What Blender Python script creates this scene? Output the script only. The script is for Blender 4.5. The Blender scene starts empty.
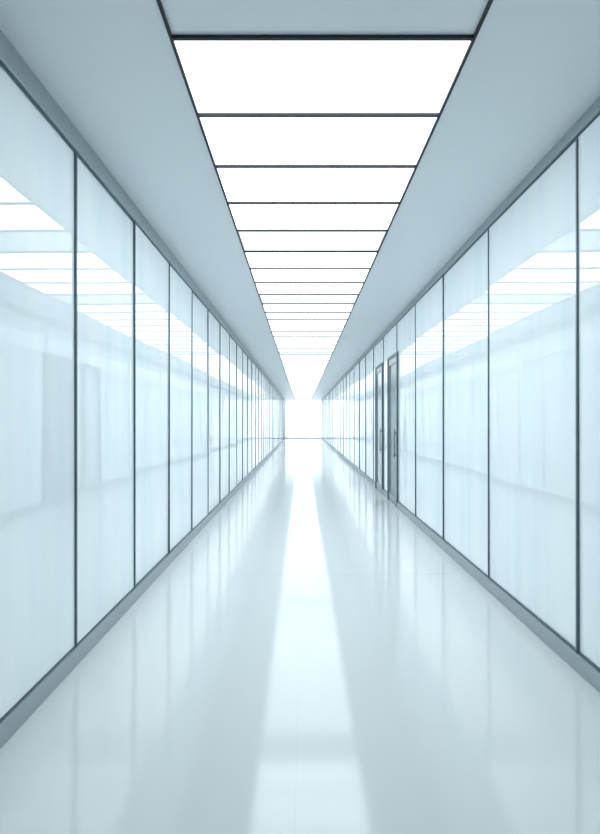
import bpy, bmesh, math, random
from mathutils import Vector
random.seed(4)
scene = bpy.context.scene
try:
    scene.view_settings.view_transform = 'Standard'
    scene.view_settings.look = 'None'
except Exception: pass

# ---------------------------------------------------------------- dims (m)
XL, XR = -1.40, 1.66          # glass faces
CAMH = 1.50
CH = CAMH + 1.79              # ceiling height
YB, YE = -3.0, 43.0           # behind camera / end wall
LX0, LX1 = -0.607, 0.80       # light strip
RAIL = 0.12

# ---------------------------------------------------------------- materials
def mat(name, col, rough=0.5, metal=0.0, ior=1.5, coat=0.0, emis=None, es=0.0):
    m = bpy.data.materials.new(name); m.use_nodes = True
    b = m.node_tree.nodes['Principled BSDF']
    b.inputs['Base Color'].default_value = (*col, 1)
    b.inputs['Roughness'].default_value = rough
    b.inputs['Metallic'].default_value = metal
    b.inputs['IOR'].default_value = ior
    b.inputs['Coat Weight'].default_value = coat
    b.inputs['Coat Roughness'].default_value = 0.02
    if emis:
        b.inputs['Emission Color'].default_value = (*emis, 1)
        b.inputs['Emission Strength'].default_value = es
    return m, b

def noise_bump(m, b, scale, strength, dist=0.01, stretch=(1,1,1), detail=2):
    nt = m.node_tree
    tc = nt.nodes.new('ShaderNodeNewGeometry')
    mp = nt.nodes.new('ShaderNodeMapping'); mp.inputs['Scale'].default_value = stretch
    n = nt.nodes.new('ShaderNodeTexNoise'); n.inputs['Scale'].default_value = scale
    n.inputs['Detail'].default_value = detail
    bp = nt.nodes.new('ShaderNodeBump'); bp.inputs['Strength'].default_value = strength
    bp.inputs['Distance'].default_value = dist
    nt.links.new(tc.outputs['Position'], mp.inputs['Vector'])
    nt.links.new(mp.outputs['Vector'], n.inputs['Vector'])
    nt.links.new(n.outputs['Fac'], bp.inputs['Height'])
    nt.links.new(bp.outputs['Normal'], b.inputs['Normal'])
    return n

M_glass, bg = mat('milky_glass', (0.81, 0.90, 0.928), 0.01, ior=2.05, emis=(0.80, 0.93, 1.0), es=0.11)  # faint emission added to brighten the panes and soften contrast
noise_bump(M_glass, bg, 1.6, 0.55, 0.004, (1, 1, 0.35), 1)
# faint vertical streaks painted into the base colour, imitating wobbly mullion reflections
nt = M_glass.node_tree
g = nt.nodes.new('ShaderNodeNewGeometry')
mp = nt.nodes.new('ShaderNodeMapping'); mp.inputs['Scale'].default_value = (1, 1, 0.10)
ns = nt.nodes.new('ShaderNodeTexNoise'); ns.inputs['Scale'].default_value = 4.0; ns.inputs['Detail'].default_value = 3
rp = nt.nodes.new('ShaderNodeValToRGB')
rp.color_ramp.elements[0].position = 0.32; rp.color_ramp.elements[0].color = (0.745, 0.855, 0.895, 1)
rp.color_ramp.elements[1].position = 0.62; rp.color_ramp.elements[1].color = (0.845, 0.915, 0.937, 1)
nt.links.new(g.outputs['Position'], mp.inputs['Vector']); nt.links.new(mp.outputs['Vector'], ns.inputs['Vector'])
nt.links.new(ns.outputs['Fac'], rp.inputs['Fac']); nt.links.new(rp.outputs['Color'], bg.inputs['Base Color'])

M_floor, bf = mat('polished_epoxy', (0.82, 0.855, 0.87), 0.08, ior=1.65)
n = noise_bump(M_floor, bf, 0.8, 0.12, 0.004, (1, 1, 1), 1)
nt = M_floor.node_tree
mr = nt.nodes.new('ShaderNodeMapRange')
mr.inputs['To Min'].default_value = 0.07; mr.inputs['To Max'].default_value = 0.12
nt.links.new(n.outputs['Fac'], mr.inputs['Value']); nt.links.new(mr.outputs['Result'], bf.inputs['Roughness'])
M_seam, _ = mat('floor_seam', (0.74, 0.78, 0.80), 0.12, ior=1.6)
M_ceil, bc = mat('ceiling_satin_paint', (0.775, 0.825, 0.85), 0.38)
noise_bump(M_ceil, bc, 60, 0.03, 0.002)
M_alu, _ = mat('brushed_aluminium', (0.42, 0.475, 0.51), 0.35, metal=0.45)
noise_bump(M_alu, _, 40, 0.05, 0.001, (1, 0.02, 1))
M_mull, _ = mat('mullion_steel', (0.10, 0.15, 0.18), 0.35, metal=0.4)
M_black, _ = mat('black_steel', (0.012, 0.016, 0.022), 0.6, metal=0.0)
M_door, _ = mat('slate_door', (0.20, 0.26, 0.29), 0.18)
M_doorglass, _ = mat('tinted_door_glass', (0.45, 0.55, 0.59), 0.05, ior=1.6)
M_white, _ = mat('white_plaster', (0.85, 0.9, 0.92), 0.5)
M_end, _ = mat('emissive_end_wall', (0.9, 0.95, 0.97), 0.3, emis=(0.90, 0.97, 1.0), es=0.8)  # plain white end wall, emission added to imitate the bright far glow
E = (0.93, 0.98, 1.0)
M_light, _ = mat('luminous_diffuser', (0.9, 0.93, 0.95), 0.4, emis=E, es=3.1)
M_lightdim, _ = mat('luminous_diffuser_dim', (0.9, 0.93, 0.95), 0.4, emis=(0.86, 0.95, 0.98), es=0.7)
M_light2, _ = mat('luminous_diffuser_medium', (0.9, 0.93, 0.95), 0.4, emis=E, es=2.1)
M_light3, _ = mat('luminous_diffuser_low', (0.9, 0.93, 0.95), 0.4, emis=E, es=1.7)
M_off, _ = mat('unlit_diffuser', (0.80, 0.84, 0.86), 0.35)

# ---------------------------------------------------------------- helpers
def empty(name, loc=(0, 0, 0)):
    e = bpy.data.objects.new(name, None); e.location = loc
    scene.collection.objects.link(e); return e

def add_box(bm, x0, x1, y0, y1, z0, z1, mi=0):
    vs = [bm.verts.new(p) for p in [(x0,y0,z0),(x1,y0,z0),(x1,y1,z0),(x0,y1,z0),(x0,y0,z1),(x1,y0,z1),(x1,y1,z1),(x0,y1,z1)]]
    for f in [(0,3,2,1),(4,5,6,7),(0,1,5,4),(1,2,6,5),(2,3,7,6),(3,0,4,7)]:
        fc = bm.faces.new([vs[i] for i in f]); fc.material_index = mi
    return vs

def boxes(name, lst, mats, bevel=0, parent=None):
    bm = bmesh.new()
    for b in lst: add_box(bm, *b)
    me = bpy.data.meshes.new(name); bm.to_mesh(me); bm.free()
    if not isinstance(mats, (list, tuple)): mats = [mats]
    for m in mats: me.materials.append(m)
    o = bpy.data.objects.new(name, me); scene.collection.objects.link(o)
    if bevel:
        md = o.modifiers.new('bevel', 'BEVEL'); md.width = bevel; md.segments = 2
    if parent: o.parent = parent
    return o

# ---------------------------------------------------------------- shell
T = 0.15
seams = []
for yy in (1.4, 4.9, 8.4, 11.9, 15.4, 18.9, 22.4, 25.9, 29.4, 32.9, 36.4, 39.9):
    seams.append((XL+0.03, XR-0.03, yy-0.002, yy+0.002, -0.01, 0.0006, 1))
seams.append((-0.0255, -0.0235, YB, YE, -0.01, 0.0006, 1))
boxes('floor', [(XL-0.3, XR+0.3, YB-T, YE+T, -0.1, 0)] + seams, [M_floor, M_seam])
boxes('wall_left',  [(XL-0.25, XL-0.03, YB, YE, 0, CH)], M_white)
# right wall leaves door recesses
D1 = (8.66, 9.56); D2 = (10.25, 11.15); DH = CAMH + 1.17
XW = XR + 0.03
boxes('wall_right', [(XW, XW+0.22, YB, D1[0], 0, CH), (XW, XW+0.22, D1[1], D2[0], 0, CH), (XW, XW+0.22, D2[1], YE, 0, CH),
                     (XW, XW+0.22, D1[0], D1[1], DH, CH), (XW, XW+0.22, D2[0], D2[1], DH, CH)], M_white)
boxes('wall_back', [(XL-0.25, XR+0.25, YB-T, YB, 0, CH)], M_white)
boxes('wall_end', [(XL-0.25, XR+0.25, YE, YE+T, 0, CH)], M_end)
boxes('ceiling', [(XL-0.25, LX0, YB-T, YE+T, CH, CH+0.12), (LX1, XR+0.25, YB-T, YE+T, CH, CH+0.12),
                  (LX0, LX1, YB-T, YE+T, CH+0.05, CH+0.12)], M_ceil)

# ---------------------------------------------------------------- ceiling light strip
lp = empty('ceiling_light_panel')
P = 0.589; Y0 = 2.33
lit = []; sep = []; off = []
k = 0; y = Y0
while y < YE - 0.05:
    y1 = min(y + P, YE)
    mi = 0 if k < 8 else (2 if k < 15 else 3)
    if k in (4, 8, 18): mi = 1
    lit.append((LX0, LX1, y+0.004, y1-0.004, CH+0.004, CH+0.03, mi))
    sep.append((LX0, LX1, y-0.009, y+0.009, CH-0.012, CH+0.03))
    y = y1; k += 1
off = []
y = Y0
while y > YB:
    y1 = max(y - 2.4, YB)
    off.append((LX0, LX1, y1+0.004, y-0.004, CH+0.004, CH+0.03))
    sep.append((LX0, LX1, y1-0.01, y1+0.01, CH-0.006, CH+0.03))
    y = y1
boxes('diffusers', lit, [M_light, M_lightdim, M_light2, M_light3], parent=lp)
boxes('unlit_diffusers', off, M_off, parent=lp)
boxes('cross_bars', sep, M_black, parent=lp)
boxes('side_rails', [(LX0-0.010, LX0+0.004, YB, YE, CH-0.010, CH+0.03), (LX1-0.004, LX1+0.010, YB, YE, CH-0.010, CH+0.03)], M_black, parent=lp)
boxes('side_trim', [(LX0-0.024, LX0-0.010, YB, YE, CH-0.004, CH+0.01), (LX1+0.010, LX1+0.024, YB, YE, CH-0.004, CH+0.01)], M_ceil, parent=lp)

# ---------------------------------------------------------------- glazed partitions
def partition(side, xf, sgn, y0, pitch, doors=(), TR=0.12):
    """sgn: +1 corridor lies toward +x (left wall), -1 right wall"""
    par = empty('glass_partition')
    ys = []
    y = y0
    while y > YB: y -= pitch
    y += pitch
    ys = [YB]
    while y < YE - 0.3:
        if y - YB > 0.2: ys.append(y)
        y += pitch
    ys.append(YE)
    def X(a, b): return (min(xf+sgn*a, xf+sgn*b), max(xf+sgn*a, xf+sgn*b))
    bm = bmesh.new()
    for i in range(len(ys)-1):
        a, b = ys[i], ys[i+1]
        segs = [(a, b, RAIL)]
        for d in doors:
            new = []
            for (p, q, zb) in segs:
                if q <= d[0] or p >= d[1] or zb > RAIL: new.append((p, q, zb)); continue
                if p < d[0]-0.03: new.append((p, d[0], zb))
                new.append((max(p, d[0]), min(q, d[1]), DH+0.03))
                if q > d[1]+0.03: new.append((d[1], q, zb))
            segs = new
        for (p, q, zb) in segs:
            x0, x1 = X(-0.02, 0.0)
            vs = add_box(bm, x0, x1, p+0.006, q-0.006, zb-0.01, CH-TR+0.01)
            t = random.uniform(-0.0045, 0.0045); u = random.uniform(-0.003, 0.003)
            cy, cz = (p+q)/2, 1.6
            for v in vs: v.co.x += t*(v.co.y-cy) + u*(v.co.z-cz)
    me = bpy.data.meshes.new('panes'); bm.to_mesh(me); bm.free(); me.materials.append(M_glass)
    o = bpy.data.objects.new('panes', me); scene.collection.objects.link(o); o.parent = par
    mul = []; edge = []
    for y in ys[1:-1]:
        zb = RAIL
        for d in doors:
            if d[0]-0.02 < y < d[1]+0.02: zb = DH+0.03
        x0, x1 = X(-0.03, 0.013)
        mul.append((x0, x1, y-0.007, y+0.005, zb-0.01, CH-TR+0.01))
        x0, x1 = X(-0.03, 0.006)
        edge.append((x0, x1, y+0.005, y+0.025, zb-0.01, CH-TR+0.01))
    boxes('mullions', mul, M_mull, parent=par)
    boxes('mullion_caps', edge, M_alu, parent=par)
    # rails
    spans = []; s = YB
    for d in sorted(doors):
        spans.append((s, d[0]-0.05)); s = d[1]+0.05
    spans.append((s, YE))
    x0, x1 = X(-0.03, 0.022)
    g0, g1 = X(-0.03, 0.008)
    boxes('baseboard_'+side, [(x0, x1, a, b, 0, RAIL-0.012) for a, b in spans], M_alu, bevel=0.004)
    boxes('bottom_gasket', [(g0, g1, a, b, RAIL-0.012, RAIL) for a, b in spans], M_mull, parent=par)
    boxes('trim_'+side, [(x0, x1, YB, YE, CH-TR+0.014, CH)], M_alu, bevel=0.004)
    boxes('top_gasket', [(g0, g1, YB, YE, CH-TR, CH-TR+0.014)], M_mull, parent=par)

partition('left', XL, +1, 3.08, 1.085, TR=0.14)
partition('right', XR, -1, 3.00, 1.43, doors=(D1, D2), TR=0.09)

# ---------------------------------------------------------------- doors
for i, (a, b) in enumerate((D1, D2)):
    d = empty('door_%d' % (i+1), (XR, (a+b)/2, 0))
    def bx(name, l, m, bev=0.003):
        l = [(x0-XR, x1-XR, y0-(a+b)/2, y1-(a+b)/2, z0, z1) for (x0, x1, y0, y1, z0, z1) in l]
        boxes(name, l, m, bev, parent=d)
    bx('frame', [(XR-0.025, XR+0.03, a-0.04, a+0.02, 0, DH+0.03), (XR-0.025, XR+0.03, b-0.02, b+0.04, 0, DH+0.03),
                 (XR-0.025, XR+0.03, a+0.02, b-0.02, DH-0.02, DH+0.03)], M_mull)
    st = 0.10; lx0, lx1 = XR-0.012, XR+0.03
    bx('leaf', [(lx0, lx1, a+0.02, a+0.02+st, 0.006, DH-0.02), (lx0, lx1, b-0.02-st, b-0.02, 0.006, DH-0.02),
                (lx0, lx1, a+0.02+st, b-0.02-st, 0.006, 0.16), (lx0, lx1, a+0.02+st, b-0.02-st, DH-0.14, DH-0.02)], M_door)
    bx('leaf_glazing', [(XR+0.004, XR+0.02, a+0.02+st, b-0.02-st, 0.16, DH-0.14)], M_door if i == 0 else M_doorglass, 0)
    bx('handle', [(XR-0.055, XR-0.04, a+0.07, a+0.09, 0.85, 1.35), (XR-0.055, XR-0.01, a+0.07, a+0.09, 0.90, 0.92),
                  (XR-0.055, XR-0.01, a+0.07, a+0.09, 1.28, 1.30)], M_door)

boxes('baseboard_end', [(XL, XR, YE-0.02, YE, 0, 0.06)], M_alu)

# ---------------------------------------------------------------- world + camera
w = bpy.data.worlds.new('world'); scene.world = w; w.use_nodes = True
w.node_tree.nodes['Background'].inputs['Color'].default_value = (0.8, 0.9, 1, 1)
w.node_tree.nodes['Background'].inputs['Strength'].default_value = 0.5
cam = bpy.data.cameras.new('camera'); co = bpy.data.objects.new('camera', cam)
scene.collection.objects.link(co)
co.location = (0, 0, CAMH); co.rotation_euler = (math.radians(90), 0, 0)
cam.sensor_width = 36; cam.lens = 36*500/834
cam.shift_x = -2/834; cam.shift_y = 4/834
cam.clip_start = 0.05; cam.clip_end = 200
scene.camera = co
